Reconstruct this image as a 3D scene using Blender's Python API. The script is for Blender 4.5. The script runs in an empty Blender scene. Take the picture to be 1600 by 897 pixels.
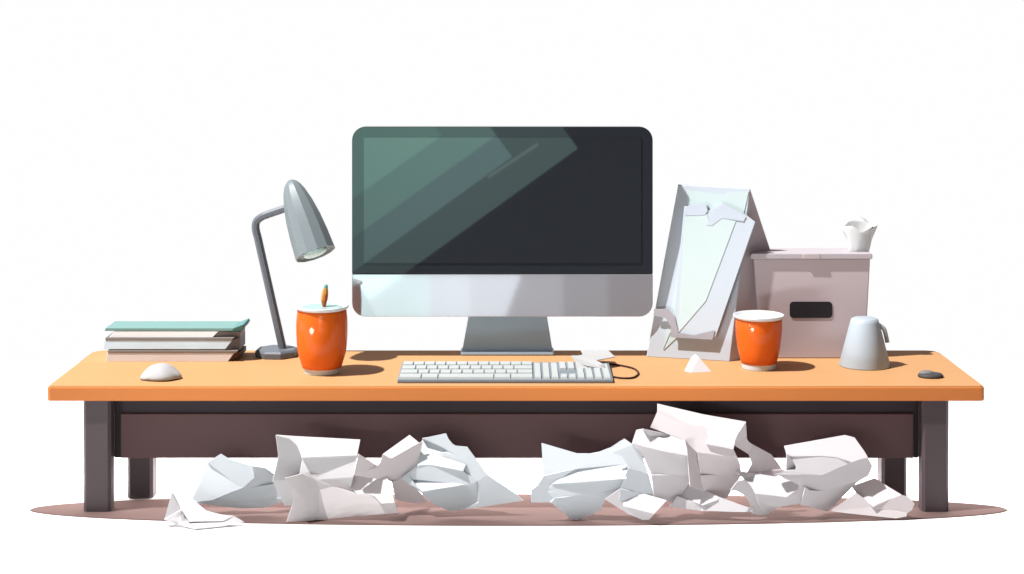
import bpy, bmesh, math, random
import numpy as np
from mathutils import Vector, Matrix

random.seed(7)
scn = bpy.context.scene
COL = scn.collection

# ------------------------------------------------------------------ scale
U = 0.00125            # metres per unit
DF = 2605.0            # camera distance (units) of the desk's front edge
YH = 48.0              # eye level
HF = 754.0             # eye height above the floor (units)
HT = HF - 555.0        # desk top height above the floor


def W(x, y, d):
    """point seen at (x, y) at distance d, as a point in units"""
    return Vector(((x - 800) * d / DF, d - DF, HF - (y - YH) * d / DF))


def dT(y):             # distance of a point of the desk top
    return DF * 555.0 / (y - YH)


def dFl(y):            # distance of a point of the floor
    return DF * HF / (y - YH)


# ------------------------------------------------------------------ materials
def lin(c):
    return tuple(((v / 255) / 12.92 if v / 255 <= .04045 else ((v / 255 + .055) / 1.055) ** 2.4) for v in c)


def mat(name, col, rough=.6, metal=0.0, spec=.5, ior=1.45, var=.03, scale=14, bump=0.0, bscale=60, coat=0.0, trans=0.0, grain=0):
    m = bpy.data.materials.new(name)
    m.use_nodes = True
    nt = m.node_tree
    b = nt.nodes['Principled BSDF']
    b.inputs['Roughness'].default_value = rough
    b.inputs['Metallic'].default_value = metal
    b.inputs['Specular IOR Level'].default_value = spec
    b.inputs['IOR'].default_value = ior
    b.inputs['Coat Weight'].default_value = coat
    b.inputs['Coat Roughness'].default_value = .08
    b.inputs['Transmission Weight'].default_value = trans
    tc = nt.nodes.new('ShaderNodeTexCoord')
    nz = nt.nodes.new('ShaderNodeTexNoise')
    nz.inputs['Scale'].default_value = scale
    nz.inputs['Detail'].default_value = 4
    if grain:
        mp = nt.nodes.new('ShaderNodeMapping')
        mp.inputs['Scale'].default_value = (.05, grain, grain)
        nt.links.new(tc.outputs['Object'], mp.inputs['Vector'])
        nt.links.new(mp.outputs['Vector'], nz.inputs['Vector'])
    else:
        nt.links.new(tc.outputs['Object'], nz.inputs['Vector'])
    mx = nt.nodes.new('ShaderNodeMix')
    mx.data_type = 'RGBA'
    mx.inputs[6].default_value = (*[v * (1 - var) for v in col], 1)
    mx.inputs[7].default_value = (*[min(.95, v * (1 + var)) for v in col], 1)
    nt.links.new(nz.outputs['Fac'], mx.inputs[0])
    nt.links.new(mx.outputs[2], b.inputs['Base Color'])
    if bump > 0:
        n2 = nt.nodes.new('ShaderNodeTexNoise')
        n2.inputs['Scale'].default_value = bscale
        n2.inputs['Detail'].default_value = 3
        nt.links.new(tc.outputs['Object'], n2.inputs['Vector'])
        bp = nt.nodes.new('ShaderNodeBump')
        bp.inputs['Strength'].default_value = bump
        bp.inputs['Distance'].default_value = .002
        nt.links.new(n2.outputs['Fac'], bp.inputs['Height'])
        nt.links.new(bp.outputs['Normal'], b.inputs['Normal'])
    return m


M = {}
M['floor'] = mat('floor_white', (.66, .66, .66), .9, spec=.1, var=0)
M['mat'] = mat('shadow_pink', (.108, .071, .066), .95, spec=.1, var=.03, scale=40)  # flat colour standing for the desk's shadow on the floor
M['wood_top'] = mat('wood_top', (.47, .255, .115), .55, spec=.06, var=.05, scale=22, grain=1.6)
M['wood_edge'] = mat('wood_edge', (.49, .163, .043), .5, spec=.2, var=.05, scale=22, grain=1.6)
M['leg'] = mat('leg_charcoal', (.060, .043, .048), .5, spec=.4, var=.05)
M['rail'] = mat('rail_charcoal', (.030, .023, .028), .6, spec=.2, var=.05)
M['panel'] = mat('panel_brown', (.092, .053, .055), .7, spec=.2, var=.04)
M['paper'] = mat('paper_white', (.52, .505, .525), .85, spec=.1, var=.02, scale=10)
M['paper_cool'] = mat('paper_cool', (.49, .525, .56), .85, spec=.1, var=.02, scale=10)
M['paper_warm'] = mat('paper_warm', (.535, .495, .51), .85, spec=.1, var=.02, scale=10)
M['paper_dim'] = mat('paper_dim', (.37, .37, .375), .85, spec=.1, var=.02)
M['orange'] = mat('orange_glaze', (.60, .100, .006), .65, spec=.10, var=.03, coat=.38)
M['cup_white'] = mat('cup_white', (.55, .58, .60), .4, spec=.4, var=.02)
M['drink'] = mat('drink_teal', (.27, .42, .41), .3, spec=.4, var=.02)
M['shade'] = mat('shade_grey', (.155, .185, .20), .45, spec=.4, var=.02)
M['lamp'] = mat('lamp_slate', (.115, .130, .155), .45, spec=.4, var=.03)
M['bulb'] = mat('bulb_glass', (.42, .60, .60), .25, spec=.4, var=.0)
M['screen'] = mat('screen_glass', (.015, .020, .027), .022, spec=.5, ior=1.5, var=0)
M['bezel'] = mat('bezel_glass', (.019, .024, .031), .022, spec=.30, ior=1.5, var=0)
M['alu'] = mat('aluminium', (.42, .44, .485), .05, metal=.55, var=.02)
M['stand'] = mat('stand_grey', (.33, .45, .58), .4, spec=.4, var=.03)
M['shell'] = mat('shell_grey', (.3, .3, .32), .4, var=.02)
M['teal'] = mat('book_teal', (.165, .30, .29), .6, spec=.3, var=.03)
M['teal_dark'] = mat('book_teal_spine', (.10, .25, .25), .6, spec=.3, var=.03)
M['page_beige'] = mat('page_beige', (.78, .82, .86), .9, spec=.1, var=.03, scale=30)
M['page_blue'] = mat('page_blue', (.60, .76, .90), .9, spec=.1, var=.03, scale=30)
M['page_pink'] = mat('page_pink', (.66, .62, .63), .9, spec=.1, var=.03, scale=30)
M['cover_grey'] = mat('cover_grey', (.22, .20, .195), .6, spec=.3, var=.03)
M['cover_slate'] = mat('cover_slate', (.15, .155, .19), .6, spec=.3, var=.03)
M['cover_brown'] = mat('cover_brown', (.075, .042, .038), .6, spec=.3, var=.03)
M['key'] = mat('key_pale', (.39, .42, .42), .5, spec=.3, var=.02)
M['kbd'] = mat('kbd_slate', (.17, .195, .225), .5, spec=.3, var=.03)
M['cord'] = mat('cord_brown', (.045, .018, .014), .6, spec=.2, var=.03)
M['card'] = mat('card_grey', (.43, .48, .535), .8, spec=.15, var=.02)
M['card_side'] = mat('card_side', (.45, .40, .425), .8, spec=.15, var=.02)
M['card_pale'] = mat('card_pale', (.45, .535, .54), .75, spec=.15, var=.02)
M['tape'] = mat('tape_grey', (.29, .28, .31), .7, spec=.2, var=.03)
M['tape_pale'] = mat('tape_pale', (.42, .47, .54), .7, spec=.2, var=.02)
M['bin'] = mat('bin_mauve', (.46, .395, .42), .6, spec=.25, var=.02)
M['bin_lid'] = mat('bin_lid', (.43, .40, .43), .55, spec=.3, var=.02)
M['slot'] = mat('slot_black', (.020, .018, .022), .15, spec=.5, var=0)
M['tissue'] = mat('tissue', (.54, .555, .56), .9, spec=.05, var=.02)
M['mug'] = mat('mug_pale', (.37, .43, .485), .5, spec=.3, var=.02)
M['stone'] = mat('stone_dark', (.055, .052, .052), .6, spec=.3, var=.08)
M['stone_light'] = mat('stone_grey', (.17, .16, .165), .6, spec=.3, var=.08)
M['stick'] = mat('stick_amber', (.42, .19, .03), .5, spec=.3, var=.05)
M['stick_core'] = mat('stick_rust', (.30, .07, .012), .5, spec=.3, var=.05)
M['stick_tip'] = mat('stick_teal', (.10, .27, .25), .5, spec=.3, var=.05)


# ------------------------------------------------------------------ object helpers
def tag(o, label=None, cat=None, group=None, kind=None):
    if label: o['label'] = label
    if cat: o['category'] = cat
    if group: o['group'] = group
    if kind: o['kind'] = kind
    return o


def empty(name, loc, label, cat, group=None):
    o = bpy.data.objects.new(name, None)
    COL.objects.link(o)
    o.location = Vector(loc) * U
    o.empty_display_size = .02
    return tag(o, label, cat, group)


def build(name, verts, faces, m, parent=None, bevel=0.0, segs=2, smooth=False, solid=0.0, recentre=False):
    """verts in units -> ONE linked mesh object"""
    V = [Vector(v) * U for v in verts]
    base = Vector((0, 0, 0))
    if recentre:
        base = Vector(((min(v.x for v in V) + max(v.x for v in V)) / 2,
                       (min(v.y for v in V) + max(v.y for v in V)) / 2, min(v.z for v in V)))
        V = [v - base for v in V]
    me = bpy.data.meshes.new(name)
    me.from_pydata([tuple(v) for v in V], [], faces)
    bm = bmesh.new()
    bm.from_mesh(me)
    bmesh.ops.recalc_face_normals(bm, faces=bm.faces)
    bm.to_mesh(me)
    bm.free()
    me.materials.append(m)
    for p in me.polygons:
        p.use_smooth = smooth
    o = bpy.data.objects.new(name, me)
    COL.objects.link(o)
    o.location = base
    if parent is not None:
        o.parent = parent
        if parent.type == 'EMPTY':
            o.matrix_parent_inverse = Matrix.Translation(parent.location).inverted()
    if solid:
        md = o.modifiers.new('solid', 'SOLIDIFY')
        md.thickness = solid * U
        md.offset = 0
    if bevel:
        md = o.modifiers.new('bevel', 'BEVEL')
        md.width = bevel * U
        md.segments = segs
        md.limit_method = 'ANGLE'
        md.angle_limit = math.radians(35)
    return o


def box_v(x0, x1, y0, y1, z0, z1):
    v = [(x, y, z) for x in (x0, x1) for y in (y0, y1) for z in (z0, z1)]
    f = [(0, 1, 3, 2), (4, 6, 7, 5), (0, 4, 5, 1), (2, 3, 7, 6), (0, 2, 6, 4), (1, 5, 7, 3)]
    return v, f


def prism_v(front, back):
    n = len(front)
    v = list(front) + list(back)
    f = [tuple(range(n)), tuple(range(2 * n - 1, n - 1, -1))]
    for i in range(n):
        j = (i + 1) % n
        f.append((i, n + i, n + j, j))
    return v, f


def outline(poly, d, thick, lean=0.0):
    """an outline standing at distance d (or one d per corner) with real thickness"""
    ds = d if isinstance(d, (list, tuple)) else [d] * len(poly)
    fr = [W(x, y, q) for (x, y), q in zip(poly, ds)]
    bk = [p + Vector((0, thick, lean)) for p in fr]
    return prism_v(fr, bk)


def round_rect(x0, y0, x1, y1, r, n=6, corners=(1, 1, 1, 1)):
    """clockwise from the top left; r per corner flag TL TR BR BL"""
    out = []
    cs = [(x0, y0, 1, 1, 180), (x1, y0, -1, 1, 270), (x1, y1, -1, -1, 0), (x0, y1, 1, -1, 90)]
    for (cx, cy, sx, sy, a0), k in zip(cs, corners):
        if not k:
            out.append((cx, cy))
            continue
        for i in range(n + 1):
            a = math.radians(a0 + 90 * i / n)
            out.append((cx + sx * r + r * math.cos(a), cy + sy * r + r * math.sin(a)))
    return out


def lathe_v(prof, n, origin, axis=(0, 0, 1), phase=0.0, cap0=True, cap1=True, twist=None):
    """prof = [(r, h)], angle 0 faces the camera"""
    ax = Vector(axis).normalized()
    fr = Vector((0, -1, 0))
    fr = (fr - ax * fr.dot(ax)).normalized()
    sd = ax.cross(fr).normalized()
    v, f = [], []
    angs = [phase + 2 * math.pi * i / n for i in range(n)] if twist is None else [math.radians(a) for a in twist]
    n = len(angs)
    for r, h in prof:
        for a in angs:
            v.append(Vector(origin) + ax * h + (fr * math.cos(a) + sd * math.sin(a)) * r)
    for k in range(len(prof) - 1):
        for i in range(n):
            j = (i + 1) % n
            f.append((k * n + i, k * n + j, (k + 1) * n + j, (k + 1) * n + i))
    if cap0: f.append(tuple(range(n - 1, -1, -1)))
    if cap1: f.append(tuple(range((len(prof) - 1) * n, len(prof) * n)))
    return v, f


def tube_v(path, r, n=10):
    pts = [Vector(p) for p in path]
    v, f = [], []
    rs = r if isinstance(r, (list, tuple)) else [r] * len(pts)
    up = Vector((0, 1, 0))
    for i, p in enumerate(pts):
        t = (pts[min(i + 1, len(pts) - 1)] - pts[max(i - 1, 0)]).normalized()
        u = up if abs(t.dot(up)) < .95 else Vector((0, 0, 1))
        a = (u - t * u.dot(t)).normalized()
        b = t.cross(a)
        for k in range(n):
            w = 2 * math.pi * (k + .5) / n
            v.append(p + (a * math.cos(w) + b * math.sin(w)) * rs[i])
    for i in range(len(pts) - 1):
        for k in range(n):
            j = (k + 1) % n
            f.append((i * n + k, i * n + j, (i + 1) * n + j, (i + 1) * n + k))
    f.append(tuple(range(n - 1, -1, -1)))
    f.append(tuple(range((len(pts) - 1) * n, len(pts) * n)))
    return v, f


def catmull(pts, k=6):
    P = [Vector(p) for p in pts]
    P = [P[0] * 2 - P[1]] + P + [P[-1] * 2 - P[-2]]
    out = []
    for i in range(1, len(P) - 2):
        for s in range(k):
            t = s / k
            a, b, c, d = P[i - 1], P[i], P[i + 1], P[i + 2]
            out.append(.5 * ((2 * b) + (c - a) * t + (2 * a - 5 * b + 4 * c - d) * t * t + (3 * b - a - 3 * c + d) * t ** 3))
    out.append(P[-2])
    return out


def hull(name, pts, m, parent=None, recentre=True, bevel=0):
    bm = bmesh.new()
    for p in pts:
        bm.verts.new(p)
    r = bmesh.ops.convex_hull(bm, input=bm.verts)
    loose = [v for v in bm.verts if not v.link_faces]
    bmesh.ops.delete(bm, geom=loose, context='VERTS')
    bm.verts.index_update()
    v = [x.co.copy() for x in bm.verts]
    f = [tuple(q.index for q in fc.verts) for fc in bm.faces]
    bm.free()
    return build(name, v, f, m, parent, recentre=recentre, bevel=bevel)


# folds: how each facet of a sheet slopes (a: away to the right, b: away upwards)
FOLD = {'T': (-.25, 1.2), 'B': (-.20, .8), 'b': (-.08, .27), 'M': (.02, .06), 'm': (.12, -.08), 'd': (.36, -.2),
        'D': (.68, -.34), 'R': (1.0, -.05), 'r': (.5, .0), 'L': (-.6, .2)}


def sheet(label, pts, faces, d0, pins='floor', pinned=(), m='paper', hold=.0012, thick=1.6, name='crumpled_paper',
          cat='paper', group='crumpled papers heaped on the floor', ground=None):
    """a folded sheet: facets traced as (vertex list, fold); distances solved so that each facet takes its fold"""
    n, nf = len(pts), len(faces)
    A, B = [], []

    def row(entries, rhs, w):
        r = np.zeros(3 * nf)
        for i, c in entries: r[i] += c * w
        A.append(r); B.append(rhs * w)
    gd = ground or dFl
    x0 = sum(p[0] for p in pts) / n
    y0 = sum(p[1] for p in pts) / n

    def terms(k, i, s=1.0):
        return [(3 * k, s * (pts[i][0] - x0)), (3 * k + 1, -s * (pts[i][1] - y0)), (3 * k + 2, s)]
    users = {i: [k for k, (vs, cl) in enumerate(faces) if i in vs] for i in range(n)}
    for k, (vs, cl) in enumerate(faces):
        a, b = FOLD[cl]
        row([(3 * k, 1)], a, 70)
        row([(3 * k + 1, 1)], b, 70)
        for i in vs:
            row(terms(k, i), d0, .06)
    for i, ks in users.items():
        for u in range(len(ks)):
            for w_ in range(u):
                row(terms(ks[u], i) + terms(ks[w_], i, -1.0), 0, 1.0)
        if i in pinned:
            for k in ks: row(terms(k, i), min(gd(pts[i][1]), d0 + 30), .5)
    sol = np.linalg.lstsq(np.array(A), np.array(B), rcond=None)[0]
    V, F, idx = [], [], {}
    for i, ks in users.items():
        ds = []
        for k in ks:
            d = sum(c * sol[q] for q, c in terms(k, i))
            d = min(d, gd(pts[i][1]) - 1.0)
            ds.append((max(d0 - 90, min(d0 + 60, d)), k))
        ds.sort()
        run = []
        for d, k in ds + [(1e9, None)]:
            if run and d - run[0][0] > 1.5:
                q = sum(t[0] for t in run) / len(run)
                V.append(W(pts[i][0], pts[i][1], q))
                for t in run: idx[(i, t[1])] = len(V) - 1
                run = []
            run.append((d, k))
    edges = {}
    for k, (vs, cl) in enumerate(faces):
        F.append(tuple(idx[(i, k)] for i in vs))
        for q in range(len(vs)):
            e = tuple(sorted((vs[q], vs[(q + 1) % len(vs)])))
            edges.setdefault(e, []).append(k)
    for (i, j), ks in edges.items():        # the creases: short walls where two facets do not quite meet
        for u in range(len(ks) - 1):
            q = [idx[(i, ks[u])], idx[(j, ks[u])], idx[(j, ks[u + 1])], idx[(i, ks[u + 1])]]
            q = list(dict.fromkeys(q))
            if len(q) > 2: F.append(tuple(q))
    o = build(name, V, F, M[m], solid=thick, recentre=True)
    cr = o.data.attributes.new('crease_edge', 'FLOAT', 'EDGE')
    for e in cr.data: e.value = CREASE
    sb = o.modifiers.new('soft', 'SUBSURF')
    sb.levels = sb.render_levels = 2
    sb.boundary_smooth = 'ALL'
    o.modifiers.move(len(o.modifiers) - 1, 0)
    return tag(o, label, cat, group)


CREASE = .55
# ------------------------------------------------------------------ the setting
v = [(-4500, -700, -1.5), (4500, -700, -1.5), (4500, 1200, -1.5), (-4500, 1200, -1.5)]
o = build('floor', v, [(0, 1, 2, 3)], M['floor'])
tag(o, kind='structure')

# floor shadow under the desk, put in as a flat pink oval
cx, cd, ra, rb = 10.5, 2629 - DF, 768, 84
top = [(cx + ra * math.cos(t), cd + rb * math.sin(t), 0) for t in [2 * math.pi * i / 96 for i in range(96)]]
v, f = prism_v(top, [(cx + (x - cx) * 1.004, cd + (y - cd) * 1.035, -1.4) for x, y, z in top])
tag(build('floor_shadow', v, f, M['mat'], recentre=True), 'flat dusty pink oval painted as the shadow under the desk and the paper heaps', 'mat')  # key and category 'mat' stand for the painted floor shadow

# ------------------------------------------------------------------ desk
desk = empty('desk', (5, 150, 0), 'long low desk with an orange wood top on dark square legs', 'desk')
xl, xr = -727, 739


def plan(inset, y0, y1, r_f, r_b, n=5):
    pts = []
    cs = [(xl + inset, y0, 1, 1, 180, r_f), (xr - inset, y0, -1, 1, 270, r_f), (xr - inset, y1, -1, -1, 0, r_b), (xl + inset, y1, 1, -1, 90, r_b)]
    for x, y, sx, sy, a0, r in cs:
        for i in range(n + 1):
            a = math.radians(a0 + 90 * i / n)
            pts.append((x + sx * r + r * math.cos(a), y + sy * r + r * math.sin(a)))
    return pts


BACK = 292
pl = plan(2, 2, BACK - 2, 5, 22)
v, f = prism_v([(x, y, HT) for x, y in pl], [(x, y, HT - 3) for x, y in pl])
top_o = build('desktop', v, f, M['wood_top'], desk, bevel=1.0)
pl = plan(0, 0, BACK, 6, 24)
v, f = prism_v([(x, y, HT - 2.0) for x, y in pl], [(x, y, HT - 24) for x, y in pl])
build('edge_band', v, f, M['wood_edge'], top_o, bevel=2.0)

def leg(xa, xb, y0, y1):
    c = 4.5
    pl = [(xa + c, y0), (xb - c, y0), (xb, y0 + c), (xb, y1 - c), (xb - c, y1), (xa + c, y1), (xa, y1 - c), (xa, y0 + c)]
    v, f = prism_v([(x, y, HT - 24.5) for x, y in pl], [(x, y, 0) for x, y in pl])
    return build('leg', v, f, M['leg'], desk)


leg(-672, -629, 7, 36)
leg(643, 685, 7, 36)
leg(-621, -580, 85, 122)
leg(597, 638, 85, 122)
# rail frame and modesty panel
z_lo = HF - (716 - YH) * 2637 / DF
v, f = box_v(-630, 644, 32, 42, z_lo, HT - 24.5)
build('rail', v, f, M['rail'], desk, bevel=3)
zt = HF - (646.5 - YH) * 2632 / DF
v, f = box_v((188 - 800) * 1.0105, (1428 - 800) * 1.0105, 27, 32.5, z_lo + 1, zt)
build('modesty_panel', v, f, M['panel'], desk, bevel=2)

# ------------------------------------------------------------------ monitor
dS = 2833.0
mon = empty('computer_monitor', W(793, 553, 2860), 'large desktop monitor with dark glossy screen and silver chin', 'monitor')
v, f = outline(round_rect(550, 198, 1020, 428, 21, corners=(1, 1, 0, 0)), dS, 26)
bez = build('bezel', v, f, M['bezel'], mon, bevel=.8)
v, f = outline([(568.5, 215), (1002, 215), (1002, 411), (568.5, 411)], dS - 1.0, 1.4)
build('screen', v, f, M['screen'], bez)
v, f = outline(round_rect(550, 428.6, 1020, 495, 21, corners=(0, 0, 1, 1)), dS, 26)
build('chin', v, f, M['alu'], mon, bevel=.8)
v, f = outline(round_rect(556, 206, 1012, 488, 21), dS + 26, 10)
build('back_shell', v, f, M['shell'], mon, bevel=4)
fr = [W(735, 478, 2872), W(852, 478, 2872), W(863.5, 549, 2858), W(722, 549, 2858)]
v, f = prism_v(fr, [p + Vector((0, 9, 0)) for p in fr])
build('stand_neck', v, f, M['stand'], mon, bevel=1)
b0 = dT(556)
zb = 7
x0, x1 = (719.5 - 800) * b0 / DF, (866 - 800) * b0 / DF
v, f = box_v(x0, x1, b0 - DF, b0 - DF + 40, HT, HT + zb)
build('stand_foot', v, f, M['stand'], mon, bevel=2.5)


# ------------------------------------------------------------------ books
def book(label, parts, base, d=2794):
    e = empty('book', W(270, base, d), label, 'book', 'books stacked on the desk')
    for nm, poly, dd, th, mm, bv in parts:
        v, f = outline(poly, dd, th)
        build(nm, v, f, M[mm], e, bevel=bv)


book('bottom book of the stack, pinkish pages and dark brown spine', [
    ('page_block', [(167, 551.5), (366, 551.5), (356, 565.2), (166, 565.2)], 2796, 66, 'page_pink', .6),
    ('cover', [(168, 547.5), (372, 547.5), (369, 551.3), (168, 551.3)], 2795.2, 69, 'cover_grey', .5),
    ('spine', [(367, 551.5), (376, 550.5), (376, 558), (362, 565.2), (357, 565.2)], [2796, 2806, 2812, 2800, 2796], 60, 'cover_brown', .5),
], 566)
book('middle book of the stack, pale blue pages and slate spine', [
    ('page_block', [(162.5, 532), (363, 532), (352, 545.8), (162, 545.8)], 2796, 66, 'page_blue', .6),
    ('cover', [(165, 527.5), (366, 527.5), (362, 531.8), (164, 531.8)], 2795.2, 69, 'cover_grey', .5),
    ('spine', [(364, 531), (375, 526.5), (375, 547.2), (358, 546.8), (353, 545.8)], [2796, 2810, 2812, 2800, 2796], 56, 'cover_slate', .5),
], 546)
book('top book of the stack with a pale teal cover and beige pages', [
    ('page_block', [(180, 517.5), (342, 517.5), (332, 527.2), (170, 527.2)], 2797.4, 62, 'page_beige', .6),
    ('cover', [(165, 512.5), (366, 512.5), (360, 517.3), (163, 517.3)], 2797, 66, 'teal', .8),
    ('spine', [(366.3, 512.5), (380, 507), (382, 511), (379, 516), (372, 518.5), (360.3, 517.5)], [2793, 2803, 2806, 2803, 2797, 2793], 62, 'teal_dark', .8),
    ('spine', [(343, 517.7), (376, 518.7), (375, 530), (333, 527.2)], [2801, 2812, 2812, 2801], 50, 'cover_grey', .5),
], 527)

# ------------------------------------------------------------------ desk lamp
lamp = empty('desk_lamp', W(432, 556, 2828), 'grey desk lamp with bent stem and faceted bell shade', 'lamp')
c = W(432.5, 556, dT(556)); c.z = HT
v, f = lathe_v([(37, 0), (37.5, 9), (34, 13)], 8, c, phase=math.radians(18))
build('lamp_base', v, f, M['lamp'], lamp, bevel=.8, segs=1)
dl = c.y + DF
path = [W(443, 550, dl), W(403, 372, dl), W(399.5, 357, dl), W(401, 346, dl), W(409, 339, dl - 2), W(420, 334.5, dl - 4), W(456, 322, dl - 10)]
path = [path[0]] + catmull(path[1:], 4)
v, f = tube_v(path, 7.0, 8)
build('stem', v, f, M['lamp'], lamp)
apex = W(453.5, 281.5, dl - 6)
ax = Vector((49, -46, -121)).normalized()
Ls = 137
prof = [(0, 0), (5, 1.0), (10, 5), (15, 12), (20, 24), (25.5, 44), (30, 70), (33, 100), (35, Ls)]
inner = [(33, Ls), (31, Ls - 3), (24, Ls - 4)]
v, f = lathe_v(prof + inner, 12, apex, ax, phase=math.radians(10), cap0=False, cap1=True)
sh = build('lamp_shade', v, f, M['shade'], lamp, smooth=True)
for e_ in sh.data.edges:                       # pressed flutes: crisp down the length, smooth along it
    a_, b_ = e_.vertices
    if a_ % 12 == b_ % 12 or min(a_, b_) >= 8 * 12: e_.use_edge_sharp = True
v, f = lathe_v([(21, Ls - 6), (20.5, Ls - 1), (17, Ls + 1.0), (9, Ls + 2.5), (1, Ls + 3.0)], 20, apex, ax, cap1=True)
build('bulb', v, f, M['bulb'], sh, smooth=True)


# ------------------------------------------------------------------ cups
def cup(cx, yb, rim_y, label, s=1.0, hw=(41.5, 38, 40, 38, 30.5, 27), hts=None, filled=True):
    d = dT(yb) + 27
    k = d / DF
    c = W(cx, yb, d); c.z = HT
    e = empty('cup', c, label, 'cup', 'orange cups on the desk')
    H = (yb - rim_y) * k + hw[0] * .17 * 0
    
    v, f = lathe_v([(hw[5] * k, 0), (hw[5] * 1.04 * k, 11 * k)], 40, c)
    build('foot', v, f, M['cup_white'], e, bevel=1)
    b0, b1 = 9 * k, H - 5 * k
    prof = [(hw[4] * k, b0), (hw[3] * k, b0 + (b1 - b0) * .3), (hw[2] * k, b0 + (b1 - b0) * .72), (hw[1] * k, b1)]
    pp = catmull([(a, 0, b) for a, b in prof], 5)
    v, f = lathe_v([(p.x, p.z) for p in pp], 56, c)
    build('cup_body', v, f, M['orange'], e, smooth=True)
    v, f = lathe_v([(hw[1] * .97 * k, b1 - 1), (hw[0] * k, b1 + 2.4 * k), (hw[0] * 1.01 * k, H), (hw[0] * .97 * k, H + 1), (hw[1] * .86 * k, H - 2.5 * k)], 48, c)
    build('rim', v, f, M['cup_white'], e, smooth=False, bevel=.6)
    if filled:
        v, f = lathe_v([(hw[1] * .80 * k, H - 6 * k), (hw[1] * .80 * k, H - 1.2 * k)], 40, c)
        build('drink', v, f, M['drink'], e)
    return c, k, H


c1, k1, H1 = cup(503, 587.5, 483, 'orange cup with a white rim and a stick standing in it, beside the lamp')
c2, k2, H2 = cup(1185.5, 580.5, 497, 'smaller orange cup with a white rim in front of the mauve bin', hw=(39.5, 36, 36.0, 32.6, 27.5, 26), filled=False)

# stick in the cup
e = empty('stick', c1 + Vector((0, 0, H1)), 'thin amber stick with a teal tip standing in the orange cup', 'stick')
dk = c1.y + DF
a0, a1 = W(504, 489, dk), W(509.5, 446, dk)
axs = a1 - a0
L = axs.length
v, f = lathe_v([(2, -3), (2.4, L * .28), (5.2, L * .42), (5.6, L * .62), (4.4, L * .84), (3.4, L * .9)], 8, a0, axs, phase=.3)
sb = build('shaft', v, f, M['stick'], e)
v, f = lathe_v([(1.2, L * .05), (3.0, L * .34), (3.6, L * .52), (2.6, L * .70), (.5, L * .76)], 7, a0 + Vector((1.6, -3.2, 0)), axs)
build('core', v, f, M['stick_core'], sb)
v, f = lathe_v([(3.3, L * .88), (3.4, L * .96), (2.0, L * 1.03)], 8, a0, axs)
build('tip', v, f, M['stick_tip'], e)

# ------------------------------------------------------------------ keyboard
dk0, dk1 = dT(599), dT(574)
kb = empty('keyboard', W(790, 588, 2680), 'pale keyboard on a slate base with a looping brown cord', 'keyboard')
xa, xb = (620.5 - 800) * dk0 / DF, (958.5 - 800) * dk0 / DF
fr = [Vector((xa, dk0 - DF, HT)), Vector((xb, dk0 - DF, HT)), Vector((xb, dk0 - DF, HT + 6)), Vector((xa, dk0 - DF, HT + 6))]
bk = [Vector((xa, dk1 - DF, HT)), Vector((xb, dk1 - DF, HT)), Vector((xb, dk1 - DF, HT + 9)), Vector((xa, dk1 - DF, HT + 9))]
v, f = prism_v(fr, bk)
build('case', v, f, M['kbd'], kb, bevel=1.5)
Y0, Y1 = dk0 - DF + 3, dk1 - DF - 4


def key_mesh(w, dep):
    hx = w / 2
    v = [(-hx, 0, 0), (hx, 0, 0), (hx, dep, 0), (-hx, dep, 0), (-hx + .8, .8, 3.6), (hx - .8, .8, 3.6), (hx - .8, dep - .8, 3.6), (-hx + .8, dep - .8, 3.6)]
    f = [(0, 1, 2, 3), (4, 5, 6, 7), (0, 1, 5, 4), (1, 2, 6, 5), (2, 3, 7, 6), (3, 0, 4, 7)]
    return v, f


protos = {}


def key(x0, x1, r0, r1, gap=1.6):
    """x in units, rows 0..1"""
    w, ya, yb = x1 - x0 - gap, Y0 + (Y1 - Y0) * r0, Y0 + (Y1 - Y0) * r1 - 2.2
    kk = (round(w, 1), round(yb - ya, 1))
    z = HT + 6 + 3 * (ya - (dk0 - DF)) / (dk1 - dk0) - .3
    loc = Vector(((x0 + x1) / 2, ya, z)) * U
    if kk not in protos:
        v, f = key_mesh(w, yb - ya)
        protos[kk] = build('key', v, f, M['key'], kb)
        o = protos[kk]
    else:
        o = protos[kk].copy()
        COL.objects.link(o)
    o.parent = kb
    o.matrix_parent_inverse = Matrix.Translation(kb.location).inverted()
    o.location = loc


split = (834 - 800) * dk0 / DF
nL = 12
wL = (split - xa - 3) / nL
for r in range(4):
    if r == 0:   # space row
        edges = [0, 2, 3.5, 8.5, 10, 12]
    elif r == 1:
        edges = [0, 1.6] + [1.6 + i for i in range(1, 10)] + [12]
    elif r == 2:
        edges = [0, 1.3] + [1.3 + i for i in range(1, 10)] + [12]
    else:
        edges = list(range(13))
    for a, b in zip(edges[:-1], edges[1:]):
        key(xa + 2 + a * wL, xa + 2 + b * wL, r / 4, (r + 1) / 4, gap=.7)
wR = (xb - 2 - split) / 9
for i in range(9):
    a, b = split + i * wR, split + (i + 1) * wR
    if i in (3, 4):
        key(a, b, 0, .24, 3); key(a, b, .52, 1.0, 3)
    else:
        key(a, b, 0, 1.0, 3.0)
cp = [(957, 590.5), (972, 592.5), (988, 592), (996, 587.5), (997, 583), (990, 577.5), (972, 573), (948, 569.5)]
cp = [W(x, y, dT(y)) + Vector((0, 0, 1.8)) for x, y in cp]
v, f = tube_v(catmull(cp, 6), 1.5, 8)
build('cord', v, f, M['cord'], kb, smooth=True)

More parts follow.
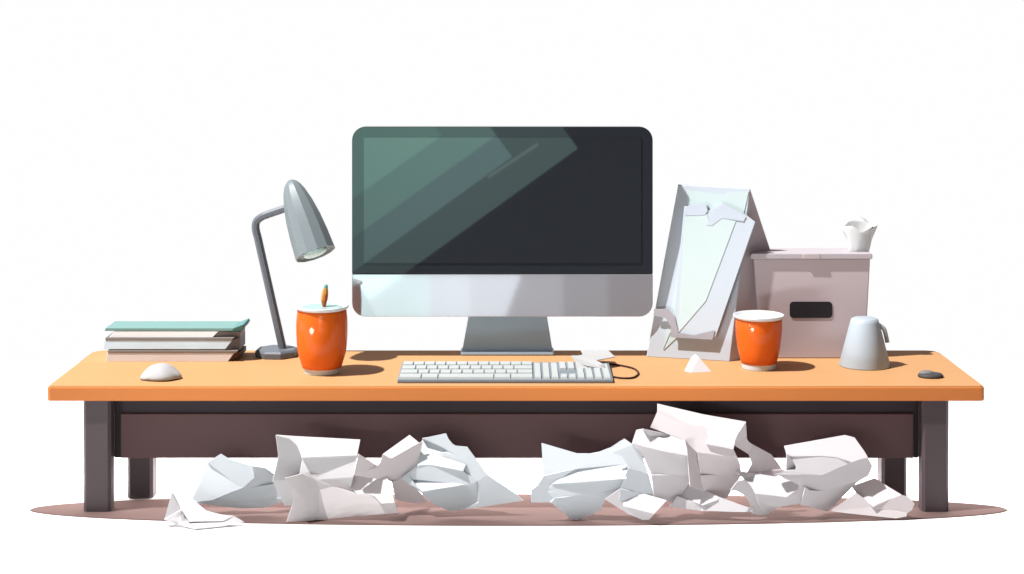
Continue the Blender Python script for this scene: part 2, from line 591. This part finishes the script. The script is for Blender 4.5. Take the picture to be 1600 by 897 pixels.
# ------------------------------------------------------------------ card stand
st = empty('card_stand', W(1090, 562, 2830), 'tall white card stand leaning back beside the monitor', 'stand')
BL, BR = W(1010.5, 556.5, dT(557.5)), W(1140, 564.5, dT(565))
BL.z = BR.z = HT
TL = W(1060, 289, 2868)
_n = (BR - BL).cross(TL - BL)
_e = Vector((0, -DF, HF))
_r = W(1172, 295, 2800) - _e
TR = _e + _r * ((BL - _e).dot(_n) / _r.dot(_n))
KR, KL = W(1212, 556, dT(553)), W(1075, 550, dT(549))
KR.z = KL.z = HT
KR2 = W(1203, 388, 2868)
v = [TL, TR, BR, BL, KR, KL]
build('front_face', [TL, TR, BR, BL] + [p + Vector((0, 5, 0)) for p in (TL, TR, BR, BL)], prism_v([0] * 4, [0] * 4)[1], M['card'], st, bevel=1)
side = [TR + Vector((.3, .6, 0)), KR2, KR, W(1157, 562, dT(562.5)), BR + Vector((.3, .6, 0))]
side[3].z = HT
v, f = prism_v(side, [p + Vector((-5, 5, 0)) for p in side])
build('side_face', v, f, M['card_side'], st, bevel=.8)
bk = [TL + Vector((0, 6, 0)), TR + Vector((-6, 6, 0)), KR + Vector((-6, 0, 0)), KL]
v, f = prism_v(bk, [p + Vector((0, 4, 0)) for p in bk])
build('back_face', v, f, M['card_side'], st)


def on_front(x, y, off):
    """point seen at (x, y) on the stand's front face, off units in front of it"""
    n = (TR - TL).cross(BL - TL).normalized()
    if n.y > 0: n = -n
    cam = Vector((0, -DF, HF))
    p = W(x, y, 2800)
    dr = (p - cam)
    t = ((TL + n * off) - cam).dot(n) / dr.dot(n)
    return cam + dr * t


def patch(name, poly, off, th, m, parent, bevel=.4):
    a = [on_front(x, y, off) for x, y in poly]
    n = (TR - TL).cross(BL - TL).normalized()
    if n.y > 0: n = -n
    v, f = prism_v(a, [p - n * th for p in a])
    return build(name, v, f, M[m], parent, bevel=bevel)


patch('pale_face', [(1074, 297), (1133, 304), (1138, 300), (1170, 299), (1162, 334), (1072, 334), (1070, 352), (1056, 500), (1036, 546), (1042, 512), (1062, 420)], 1.2, 1.0, 'card_pale', st, .2)
patch('lower_pale', [(1057, 502), (1058, 527), (1037, 547)], 1.2, 1.0, 'card_pale', st, .2)
card = patch('leaning_card', [(1069, 322), (1105, 320), (1106, 330), (1128, 318), (1166, 336), (1180, 347), (1118, 527), (1110, 530), (1056, 525), (1050, 520)], 10, 8, 'card', st, .8)
patch('card_panel', [(1070, 336), (1104, 334), (1110, 350), (1122, 340), (1150, 345), (1103, 470), (1060, 520)], 11, 1.4, 'card_pale', card, .2)
patch('tape', [(1071, 322), (1102, 319), (1106, 329), (1101, 336), (1070, 337)], 11.6, .8, 'tape_pale', card, .1)
patch('tape', [(1124, 320), (1132, 320), (1166, 338), (1162, 346), (1128, 341), (1112, 353), (1104, 352)], 11.6, .8, 'tape_pale', card, .1)
patch('tape', [(1022, 483), (1042, 482), (1054, 494), (1060, 520), (1084, 524), (1117, 516), (1113, 531), (1048, 527), (1048, 510), (1040, 497), (1021, 493)], 12, .8, 'tape', st, .1)

# ------------------------------------------------------------------ lidded bin with a tissue
db = dT(560)
bn = empty('lidded_bin', W(1268, 560, db + 30), 'mauve grey lidded bin with a dark slot handle', 'bin')
poly = [(1178, 404.5), (1360, 404.5), (1351.5, 560), (1191, 560)]
v, f = outline(poly, db, 62)
body = build('bin_body', v, f, M['bin'], bn, bevel=2)
v, f = outline(round_rect(1173.5, 396, 1363.5, 405, 4, corners=(1, 1, 0, 0)), db - 5, 70)
lid = build('lid', v, f, M['bin_lid'], bn, bevel=1.5)
v, f = outline(round_rect(1254.5, 397, 1281.5, 404.5, 3.5, corners=(1, 1, 0, 0)), db - 7, 3)
build('latch', v, f, M['bin'], lid, bevel=.5)
v, f = outline(round_rect(1234, 471.5, 1300.5, 497, 6), db - 1.2, 3)
build('slot', v, f, M['slot'], bn, bevel=.4)

dt_ = db + 26
rings = [[(-17, -1), (-12, 8), (0, 12), (13, 9), (17, -1), (12, -13), (0, -16), (-12, -13)],
         [(-19, -1), (-11, 9), (2, 12), (16, 9), (22, 2), (16, -11), (1, -15), (-14, -12)],
         [(-32, 2), (-17, 14), (1, 17), (16, 14), (36, 5), (22, -8), (5, -13), (-15, -10)]]
tops = [[397] * 8, [372, 368, 374, 366, 376, 370, 366, 372], [350, 337, 336, 341, 345, 352, 362, 348]]
v = []
for rg, yy in zip(rings, tops):
    for (dx, dy), y in zip(rg, yy):
        v.append(W(1341 + dx, y, dt_ + dy))
for (dx, dy), y in zip(rings[1], (378, 376, 380, 378, 380, 378, 376, 378)):
    v.append(W(1341 + dx * .5, y, dt_ + dy * .5))
f = []
for a in range(2):
    for q in range(8):
        p = (q + 1) % 8
        f += [(a * 8 + q, a * 8 + p, a * 8 + 8 + p), (a * 8 + q, a * 8 + 8 + p, a * 8 + 8 + q)]
for q in range(8):
    p = (q + 1) % 8
    f.append((16 + q, 16 + p, 24 + p, 24 + q))
f.append(tuple(range(24, 32)))
f.append(tuple(range(7, -1, -1)))
tis = build('tissue', v, f, M['tissue'], recentre=True, smooth=True)
cr = tis.data.attributes.new('crease_edge', 'FLOAT', 'EDGE')
for n_, e_ in enumerate(cr.data): e_.value = (.2, .85, .5, .3)[n_ % 4]
md = tis.modifiers.new('soft', 'SUBSURF')
md.levels = md.render_levels = 2
tag(tis, 'white crumpled tissue sticking out of the bin lid', 'tissue')

# ------------------------------------------------------------------ upside-down mug
dm = dT(578) + 34
km = dm / DF
c = W(1351, 577, dm); c.z = HT
mg = empty('mug', c, 'pale grey upturned mug with a small handle, in front of the mauve bin', 'mug')
v, f = lathe_v([(39 * km, 0), (39.5 * km, 2), (22.5 * km, 72), (20.5 * km, 77.5), (17 * km, 79.5)], 48, c)
build('mug_body', v, f, M['mug'], mg, smooth=True)
dh = dm - 2
hp = [(1367, 509), (1374, 508.5), (1381, 514), (1384, 523), (1386.5, 535)]
v, f = tube_v(catmull([W(x, y, dh) for x, y in hp], 4), 3.6, 10)
build('handle', v, f, M['mug'], mg, smooth=True)
v, f = tube_v(catmull([W(x, y, dh) for x, y in [(1372, 508), (1379, 510), (1383, 517)]], 4), 3.4, 10)

# ------------------------------------------------------------------ small things on the desk
def tp(x, y, up=0.0, dd=0.0):
    """a point of the desk top seen at (x, y), moved back dd and up"""
    p = W(x, y, dT(y)); p.z = HT
    return p + Vector((0, dd, up))


pts = [tp(213, 594), tp(228, 597), tp(258, 598), tp(280, 594), tp(287, 590), tp(226, 588), tp(272, 584), tp(250, 583)]
pts += [W(231, 573, 2668), W(243, 566, 2676), W(258, 565.5, 2680), W(273, 571, 2676), W(284, 586, 2656), W(228, 578, 2650), W(248, 576, 2640), W(268, 582, 2642), W(260, 570, 2660)]
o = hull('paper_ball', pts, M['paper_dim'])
for p in o.data.polygons: p.use_smooth = True
md = o.modifiers.new('soft', 'SUBSURF')
md.levels = md.render_levels = 2
cr = o.data.attributes.new('crease_edge', 'FLOAT', 'EDGE')
for e_ in cr.data: e_.value = .28
tag(o, 'small low rounded white paper lump in front of the books', 'paper', 'paper lumps on the desk')
pts = [tp(1069, 580), tp(1080, 582.5), tp(1112, 581), tp(1104, 575), tp(1075, 574)]
pts += [W(1080, 558, dT(577)), W(1086, 553, dT(576)), W(1092, 558, dT(578)), W(1073, 572, dT(579)), W(1105, 573, dT(579))]
tag(hull('paper_ball', pts, M['paper'], bevel=.8), 'small pointed white paper scrap in front of the card stand', 'paper', 'paper lumps on the desk')
eb = empty('pebble', tp(1454, 590), 'flat dark grey pebble on the right end of the desk', 'pebble')
def blob(cx, cy, rx, ry, h, d):
    c = tp(cx, cy)
    k = (c.y + DF) / DF
    return lathe_v([(rx * k, 0), (rx * 1.02 * k, h * .45), (rx * .9 * k, h * .85), (rx * .6 * k, h)], 24, c)
for nm, cx, cy, rx, sy, h, mm in (('lower_stone', 1454, 589, 19.5, .85, 6.5, 'stone'), ('upper_stone', 1448, 588.5, 12, .7, 9.5, 'stone_light')):
    v, f = blob(cx, cy, rx, 0, h, 0)
    c = tp(cx, cy)
    v = [Vector((p.x, c.y + (p.y - c.y) * sy, p.z)) for p in v]
    build(nm, v, f, M[mm], eb, smooth=True)

# creased note behind the keyboard
sheet('creased white sheet lying behind the right end of the keyboard',
      [(907, 547.5), (950, 547.5), (961, 558), (931, 563.5), (892, 556), (944, 569.5), (944, 576), (922, 575), (901, 577.5), (899, 565), (917, 572), (912, 556)],
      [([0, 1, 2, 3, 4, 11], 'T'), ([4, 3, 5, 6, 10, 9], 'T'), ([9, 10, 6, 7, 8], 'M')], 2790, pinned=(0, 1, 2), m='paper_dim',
      name='paper_sheet', group=None, ground=lambda y: DF * 539.0 / (y - YH), thick=1.2)

# ------------------------------------------------------------------ paper heaps
exec_sheets = True
sheet('small curled white sheet at the front left edge of the oval shadow',
      [(268, 770), (300, 779), (315, 792), (330, 804), (366, 806), (382, 816), (345, 823), (305, 827), (283, 822), (257, 812), (283, 797), (296, 815), (350, 814)],
      [([0, 1, 2, 3, 4, 12, 11, 10], 'B'), ([11, 12, 6, 7], 'b'), ([12, 4, 5, 6], 'M'), ([0, 10, 9], 'm'), ([10, 11, 7, 8, 9], 'D')],
      2535, pinned=(9, 7, 5), m='paper')
sheet('wide pale sheet folded double at the left end of the left heap',
      [(298, 785), (313, 752), (325, 722), (345, 709), (358, 717), (394, 728), (399, 746), (376, 764), (330, 782), (443, 754), (460, 777), (380, 783), (415, 793), (375, 794), (340, 790), (415, 731), (430, 742)],
      [([2, 3, 4, 5, 6, 7], 'M'), ([1, 2, 7, 8, 0], 'b'), ([8, 7, 9, 10, 11], 'M'), ([0, 8, 11, 10, 12, 13, 14], 'm'), ([5, 15, 16, 9, 7, 6], 'D')],
      2570, pinned=(0, 13, 12), m='paper_cool')
sheet('upright curled white sheet at the middle of the left heap',
      [(431, 680), (563, 687), (558, 712), (552, 746), (480, 750), (468, 744), (472, 715), (466, 698), (450, 685), (435, 712), (426, 752), (445, 790), (540, 790)],
      [([0, 1, 2, 6, 7, 8], 'B'), ([6, 2, 3, 4, 5], 'b'), ([0, 8, 7, 6, 5, 10, 9], 'D'), ([5, 4, 3, 12, 11, 10], 'm')],
      2572, m='paper')
sheet('boxy folded white sheet with a shaded side at the front of the left heap',
      [(445, 747), (472, 740), (497, 752), (497, 812), (448, 815), (460, 780), (552, 741), (600, 738), (608, 752), (617, 786), (622, 801), (560, 806), (540, 758), (560, 772), (583, 772), (596, 787)],
      [([0, 1, 2, 3, 4, 5], 'D'), ([1, 6, 12, 13, 2], 'M'), ([6, 7, 8, 9, 15, 14, 13, 12], 'B'), ([2, 13, 14, 15, 9, 10, 11, 3], 'M')],
      2545, pinned=(3, 10, 11, 4), m='paper_warm')
sheet('shaded sheet with a pointed pale corner between the boxy fold and the right sheet',
      [(598, 710), (640, 680), (655, 692), (611, 717), (560, 709), (592, 729), (660, 690), (653, 725), (638, 746), (612, 752), (553, 742), (618, 780), (645, 786), (668, 784)],
      [([0, 1, 2, 3], 'B'), ([4, 5, 10], 'D'), ([5, 0, 3, 2, 6, 7, 8, 9, 10], 'd'), ([9, 8, 13, 12, 11], 'D')],
      2590, m='paper_warm')
sheet('large grey white sheet spreading to the right end of the left heap',
      [(660, 685), (697, 677), (706, 696), (730, 698), (746, 720), (762, 742), (808, 773), (818, 782), (760, 791), (704, 799), (675, 786), (650, 762), (626, 748), (640, 737), (652, 728), (707, 704), (682, 710), (729, 727), (724, 736), (672, 726), (640, 748), (731, 757), (660, 768), (745, 752), (748, 786)],
      [([0, 15, 16, 17, 18, 19, 14], 'B'), ([0, 1, 2, 3, 4, 5, 23, 18, 17, 16, 15], 'm'), ([14, 19, 18, 23, 21, 20, 13], 'M'), ([20, 21, 22], 'T'), ([13, 20, 22, 10, 11, 12], 'M'), ([22, 21, 23, 24, 9, 10], 'm'), ([23, 5, 6, 7, 8, 24], 'M'), ([24, 8, 9], 'M')],
      2565, pinned=(7, 9), m='paper_cool')

sheet('wide pale blue sheet with a creased dart at the left end of the right heap',
      [(846, 692), (928, 716), (972, 687), (970, 702), (982, 725), (979, 748), (969, 763), (930, 770), (865, 779), (853, 767), (860, 757), (900, 732), (849, 744), (840, 758), (830, 766), (830, 785), (860, 785), (880, 800), (892, 811), (908, 811), (938, 797), (945, 780)],
      [([0, 1, 2, 3, 4, 11, 12], 'b'), ([11, 4, 5, 10], 'B'), ([10, 5, 6, 7, 8, 9], 'M'), ([12, 11, 10, 9, 8, 16, 15, 14, 13], 'm'), ([8, 7, 6, 21, 20, 19, 18, 17, 16], 'd')],
      2550, pinned=(18, 19), m='paper_cool')
sheet('narrow pale sheet bent over between the pale blue sheet and the tall one',
      [(955, 708), (975, 685), (988, 694), (1003, 712), (1014, 742), (1022, 774), (969, 764), (982, 730), (972, 712), (968, 790), (1015, 795)],
      [([0, 1, 2], 'b'), ([0, 2, 8], 'M'), ([8, 2, 3, 4, 7], 'M'), ([7, 4, 5, 6], 'm'), ([6, 5, 10, 9], 'd')],
      2560, m='paper_cool')
sheet('folded white sheet with a dark crease just below the tall top sheet',
      [(994, 672), (1004, 670), (1048, 679), (1070, 688), (1075, 712), (1030, 704), (987, 693), (1006, 715), (1018, 742), (1078, 742), (1076, 756), (1055, 785), (1022, 780), (1046, 688), (1016, 680)],
      [([1, 2, 13, 14], 'D'), ([0, 1, 14, 13, 2, 3, 4, 5, 6], 'B'), ([6, 5, 4, 9, 8, 7], 'm'), ([8, 9, 10, 11, 12], 'D')],
      2570, m='paper')
sheet('tall white sheet bent over at the top of the right heap',
      [(1027, 631), (1100, 648), (1165, 659), (1150, 685), (1146, 702), (1152, 715), (1090, 707), (1078, 698), (1070, 688), (1016, 668), (1027, 643), (1060, 660), (1116, 673), (1103, 694), (1156, 725), (1158, 742), (1135, 778), (1100, 782), (1094, 742), (1073, 702), (1078, 760), (1100, 768)],
      [([0, 1, 2, 3, 4, 13, 12, 11, 10], 'B'), ([10, 11, 12, 13, 4, 5, 6, 7, 8, 9], 'b'), ([6, 5, 14, 15, 18], 'd'), ([8, 7, 6, 18, 21, 20, 19], 'R'), ([18, 15, 16, 17, 21], 'D')],
      2580, m='paper_warm')
sheet('twisted grey strip of paper curling down beside the tall top sheet',
      [(1165, 659), (1167, 688), (1175, 694), (1205, 710), (1222, 733), (1234, 738), (1168, 738), (1175, 724), (1170, 710), (1149, 697), (1147, 690), (1152, 678), (1200, 748)],
      [([0, 1, 2, 8, 9, 10, 11], 'D'), ([2, 3, 4, 6, 7, 8], 'r'), ([4, 5, 12, 6], 'M')],
      2592, m='paper_warm')
sheet('big domed white sheet at the right part of the right heap',
      [(1225, 697), (1320, 680), (1335, 684), (1350, 705), (1356, 715), (1331, 722), (1300, 712), (1233, 713), (1229, 710), (1245, 730), (1240, 735), (1228, 735), (1363, 728), (1357, 743), (1340, 752), (1330, 762), (1293, 799), (1285, 743), (1212, 741), (1270, 770), (1258, 762), (1250, 788)],
      [([0, 1, 2, 3, 4, 5, 6, 7, 8], 'B'), ([8, 7, 9, 10, 11], 'D'), ([7, 6, 5, 17, 18, 11, 10, 9], 'b'), ([17, 5, 4, 12, 13, 14, 19, 20, 18], 'd'), ([19, 14, 15, 16, 21, 20], 'D')],
      2568, pinned=(16,), m='paper')
sheet('white sheet with a thin arm reaching the oval shadow, before the domed sheet',
      [(1150, 735), (1172, 739), (1225, 747), (1248, 757), (1246, 765), (1230, 777), (1180, 771), (1163, 749), (1260, 760), (1253, 775), (1252, 786), (1215, 792), (1184, 787), (1196, 806), (1176, 803), (1172, 786), (1160, 768), (1141, 766), (1152, 752)],
      [([0, 1, 2, 3, 4, 5, 6, 7], 'B'), ([6, 5, 4, 3, 8, 9, 10, 11, 12], 'm'), ([18, 7, 6, 12, 13, 14, 15, 16, 17], 'd'), ([12, 11, 13], 'D')],
      2545, pinned=(13, 14), m='paper')
sheet('small white sheet with a lifted corner at the front of the pale blue sheet',
      [(968, 764), (1000, 770), (1042, 782), (1022, 803), (1014, 812), (1003, 812), (982, 803), (945, 780), (975, 791)],
      [([0, 1, 2, 3, 8], 'B'), ([8, 3, 4, 5, 6], 'm'), ([7, 0, 8, 6], 'm')],
      2525, pinned=(4, 5), m='paper')
sheet('low wedge shaped white sheet at the front middle of the right heap',
      [(1078, 755), (1120, 775), (1166, 792), (1178, 794), (1175, 800), (1150, 800), (1096, 798), (1046, 792), (1058, 775), (1098, 790), (1122, 781)],
      [([0, 1, 10, 9, 8], 'B'), ([8, 9, 6, 7], 'M'), ([1, 2, 3, 4, 5, 6, 9, 10], 'b')],
      2540, pinned=(4, 7, 6), m='paper')
sheet('creased white sheet lying by the right front leg of the desk',
      [(1367, 747), (1380, 756), (1408, 773), (1420, 777), (1429, 787), (1425, 796), (1417, 802), (1416, 807), (1400, 810), (1295, 799), (1338, 770), (1364, 792), (1330, 760)],
      [([0, 1, 2, 11, 10, 12], 'B'), ([2, 3, 4, 5, 6, 11], 'M'), ([10, 11, 9], 'M'), ([9, 11, 6, 7, 8], 'b')],
      2545, pinned=(9, 8, 7), m='paper_warm')

# ------------------------------------------------------------------ camera
cam = bpy.data.cameras.new('camera')
cam.sensor_width = 36
cam.sensor_fit = 'HORIZONTAL'
cam.lens = 36 * DF / 1600
cam.shift_y = -(448.5 - YH) / 1600
cam.clip_end = 200
co = bpy.data.objects.new('camera', cam)
co.location = Vector((0, -DF, HF)) * U
co.rotation_euler = (math.radians(90), 0, 0)
COL.objects.link(co)
scn.camera = co

# ------------------------------------------------------------------ light
def area(name, loc, target, power, size, size_y=None, shape='DISK', color=(1, 1, 1), spread=180):
    l = bpy.data.lights.new(name, 'AREA')
    l.shape = shape
    l.size = size * U
    if size_y: l.size_y = size_y * U
    l.energy = power
    l.color = color
    l.spread = math.radians(spread)
    o = bpy.data.objects.new(name, l)
    COL.objects.link(o)
    o.location = Vector(loc) * U
    o.rotation_euler = (Vector(target) - Vector(loc)).to_track_quat('-Z', 'Y').to_euler()
    return o


tgt = Vector((0, 60, 100))
Ld = Vector((-.47, -.16, .87)).normalized()
KD = 9000
area('key_lamp', tgt + Ld * KD, tgt, 2.35 * math.pi ** 2 * (KD * U) ** 2, 200, color=(1, .985, .965))
# added soft fill from the left, for more contrast between left and right sides
area('left_fill', (-3200, -500, 1100), (0, 60, 120), 30, 1400, 1000, 'RECTANGLE', (.95, .98, 1))
# added unseen strip light, whitens the shaded floor under the desk
area('under_desk_fill', (60, 205, HT - 30), (60, 205, 0), 24, 1900, 120, 'RECTANGLE')


def glare(name, x, y, w, h, ang, rad, t, color=(1, 1, 1)):
    """added unseen light facing the screen, centred where the screen mirrors it at (x, y)"""
    k = (dS + t) / DF
    l = bpy.data.lights.new(name, 'AREA')
    l.shape = 'RECTANGLE'
    l.size, l.size_y = w * k * U, h * k * U
    l.energy = rad * math.pi * l.size * l.size_y
    l.color = color
    l.spread = math.radians(60)
    o = bpy.data.objects.new(name, l)
    COL.objects.link(o)
    c, s = math.cos(ang), math.sin(ang)
    R = Matrix(((c, -s, 0), (0, 0, -1), (s, c, 0))).to_4x4()
    o.matrix_world = Matrix.Translation(Vector(((x - 800) * k, dS - t - DF, HF - (y - YH) * k)) * U) @ R
    return o


def glare_edge(name, p, q, depth, rad, t, color=(1, 1, 1), ext=420):
    """added unseen light whose lower right edge runs from p to q (p upper right) and which reaches depth up left"""
    (px, py), (qx, qy) = p, q
    L = math.hypot(px - qx, py - qy)
    ux, uy = (px - qx) / L, (py - qy) / L        # along the edge to the upper right, image axes
    nx, ny = uy, -ux                             # up left
    if ny > 0: nx, ny = -nx, -ny
    if ext:                                      # just large enough to fill the glass up left of the edge
        x0, x1, y0, y1 = 549, 1021, 197, 429
        cs = [(x0, y0), (x0, y1), (x1, y0)]
        for ex, ey in ((x0, py + (x0 - px) * uy / ux), (px + (y1 - py) * ux / uy, y1)):
            if x0 - .1 <= ex <= x1 and y0 <= ey <= y1 + .1: cs.append((ex, ey))
        depth = max((x - px) * nx + (y - py) * ny for x, y in cs if (x - px) * ux + (y - py) * uy <= 0)
        back = -min((x - px) * ux + (y - py) * uy for x, y in cs if (x - px) * nx + (y - py) * ny >= -.5)
        qx, qy = px - ux * back, py - uy * back
        L = back
    cx, cy = (px + qx) / 2 + nx * depth / 2, (py + qy) / 2 + ny * depth / 2
    return glare(name, cx, cy, L, depth, math.atan2(-uy, ux), rad, t, color)


TL_ = 2000  # added unseen lights, each mirrored as one glare band on the screen
tint = (.78, 1.0, .98)
glare_edge('glare_wide', (903, 232), (495, 526), 420, .178, TL_, (.61, 1, .91))
glare_edge('glare_mid', (800, 245), (490, 469), 420, .186, TL_ + 25, (.5, .92, .92))
glare_edge('glare_upper', (775, 212), (490, 415), 420, .144, TL_ + 50, (.4, 1, .63))
glare_edge('glare_corner', (690, 212), (490, 354), 420, .144, TL_ + 100, (.42, 1, .7))
glare_edge('glare_streak', (842, 227), (764, 279), 5, .12, TL_ - 40, (.85, 1, .98), 0)
TC = 1450
for k in range(6):      # added unseen strip lights, staggered ends slant the chin glare
    ya = 428 + k * 12
    xe = 815 - (ya + 6 - 428) * .37
    glare('glare_strip', (450 + xe) / 2, ya + 6, xe - 450, 12, 0, .17, TC, (.93, 1, 1))
glare('glare_chin_right', 665, 464, 430, 72, 0, .04, TC + 10)  # added unseen lights that step the glare along the chin
glare('glare_chin_low', 695, 464, 510, 72, 0, .03, TC + 20, (.95, 1, 1))
glare('glare_chin_mid', 585, 464, 300, 72, 0, .04, TC + 30, (.8, 1, .95))
glare('glare_chin_left', 561, 464, 222, 72, 0, .05, TC + 40, (.01, 1, .6))

def spark(name, cx, cd, rad_u, x, y, tilt, w, h, L, rad):
    """added unseen low light whose reflection sits on the glazed side of a cup"""
    eye = Vector((0, -DF, HF))
    ray = (W(x, y, 2600) - eye).normalized()
    # meet the upright cylinder round the cup's axis
    o2 = Vector((eye.x - cx, eye.y - cd)); d2 = Vector((ray.x, ray.y))
    a, b, c = d2.dot(d2), 2 * o2.dot(d2), o2.dot(o2) - rad_u ** 2
    t = (-b - math.sqrt(b * b - 4 * a * c)) / (2 * a)
    p = eye + ray * t
    n = Vector((p.x - cx, p.y - cd, 0)).normalized()
    n = (n + Vector((0, 0, tilt))).normalized()
    rf = ray - n * 2 * ray.dot(n)
    loc = p + rf * L
    l = area(name, loc, p, 0, w, h, 'ELLIPSE')
    l.data.energy = rad * math.pi * (w * U) * (h * U) * math.pi / 4
    l.data.spread = math.radians(40)


spark('cup_glint', c1.x, c1.y, 40 * k1, 487, 514, .0, 430, 80, 1050, 3.0)  # added unseen lights, each mirrored as a glint on a cup
spark('cup_glint', c2.x, c2.y, 36 * k2, 1175.5, 524, .0, 380, 80, 1050, 3.0)

# world: a white wall of light beyond the desk, a dimmer room elsewhere (brighter on the left)
w = bpy.data.worlds.new('World')
scn.world = w
w.use_nodes = True
nt = w.node_tree
bg = nt.nodes['Background']
tc = nt.nodes.new('ShaderNodeTexCoord')
sx = nt.nodes.new('ShaderNodeSeparateXYZ')
nt.links.new(tc.outputs['Generated'], sx.inputs[0])


def mrange(src, a, b, c, d):
    n = nt.nodes.new('ShaderNodeMapRange')
    n.interpolation_type = 'SMOOTHSTEP'
    for i, x in zip(range(1, 5), (a, b, c, d)): n.inputs[i].default_value = x
    nt.links.new(src, n.inputs[0])
    return n.outputs[0]


def math_n(op, a, b):
    n = nt.nodes.new('ShaderNodeMath')
    n.operation = op
    for i, x in enumerate((a, b)):
        if isinstance(x, (int, float)): n.inputs[i].default_value = x
        else: nt.links.new(x, n.inputs[i])
    return n.outputs[0]


wall = math_n('MULTIPLY', mrange(sx.outputs['Y'], .55, .75, 0, 1), mrange(sx.outputs['Z'], .30, .45, 1, 0))
room = mrange(sx.outputs['X'], -.6, .6, .36, .15)
s = math_n('ADD', math_n('MULTIPLY', wall, .995), math_n('MULTIPLY', math_n('SUBTRACT', 1.0, wall), room))
nt.links.new(s, bg.inputs['Strength'])
cm = nt.nodes.new('ShaderNodeMix')
cm.data_type = 'RGBA'
cm.inputs[6].default_value = (1, .80, .80, 1)      # dim warm mauve room
cm.inputs[7].default_value = (1, 1, 1, 1)          # the white wall
nt.links.new(wall, cm.inputs[0])
nt.links.new(cm.outputs[2], bg.inputs['Color'])

scn.view_settings.view_transform = 'Standard'
scn.view_settings.look = 'None'
scn.view_settings.exposure = 0
scn.view_settings.gamma = 1
scn.cycles.use_denoising = True
scn.cycles.max_bounces = 8
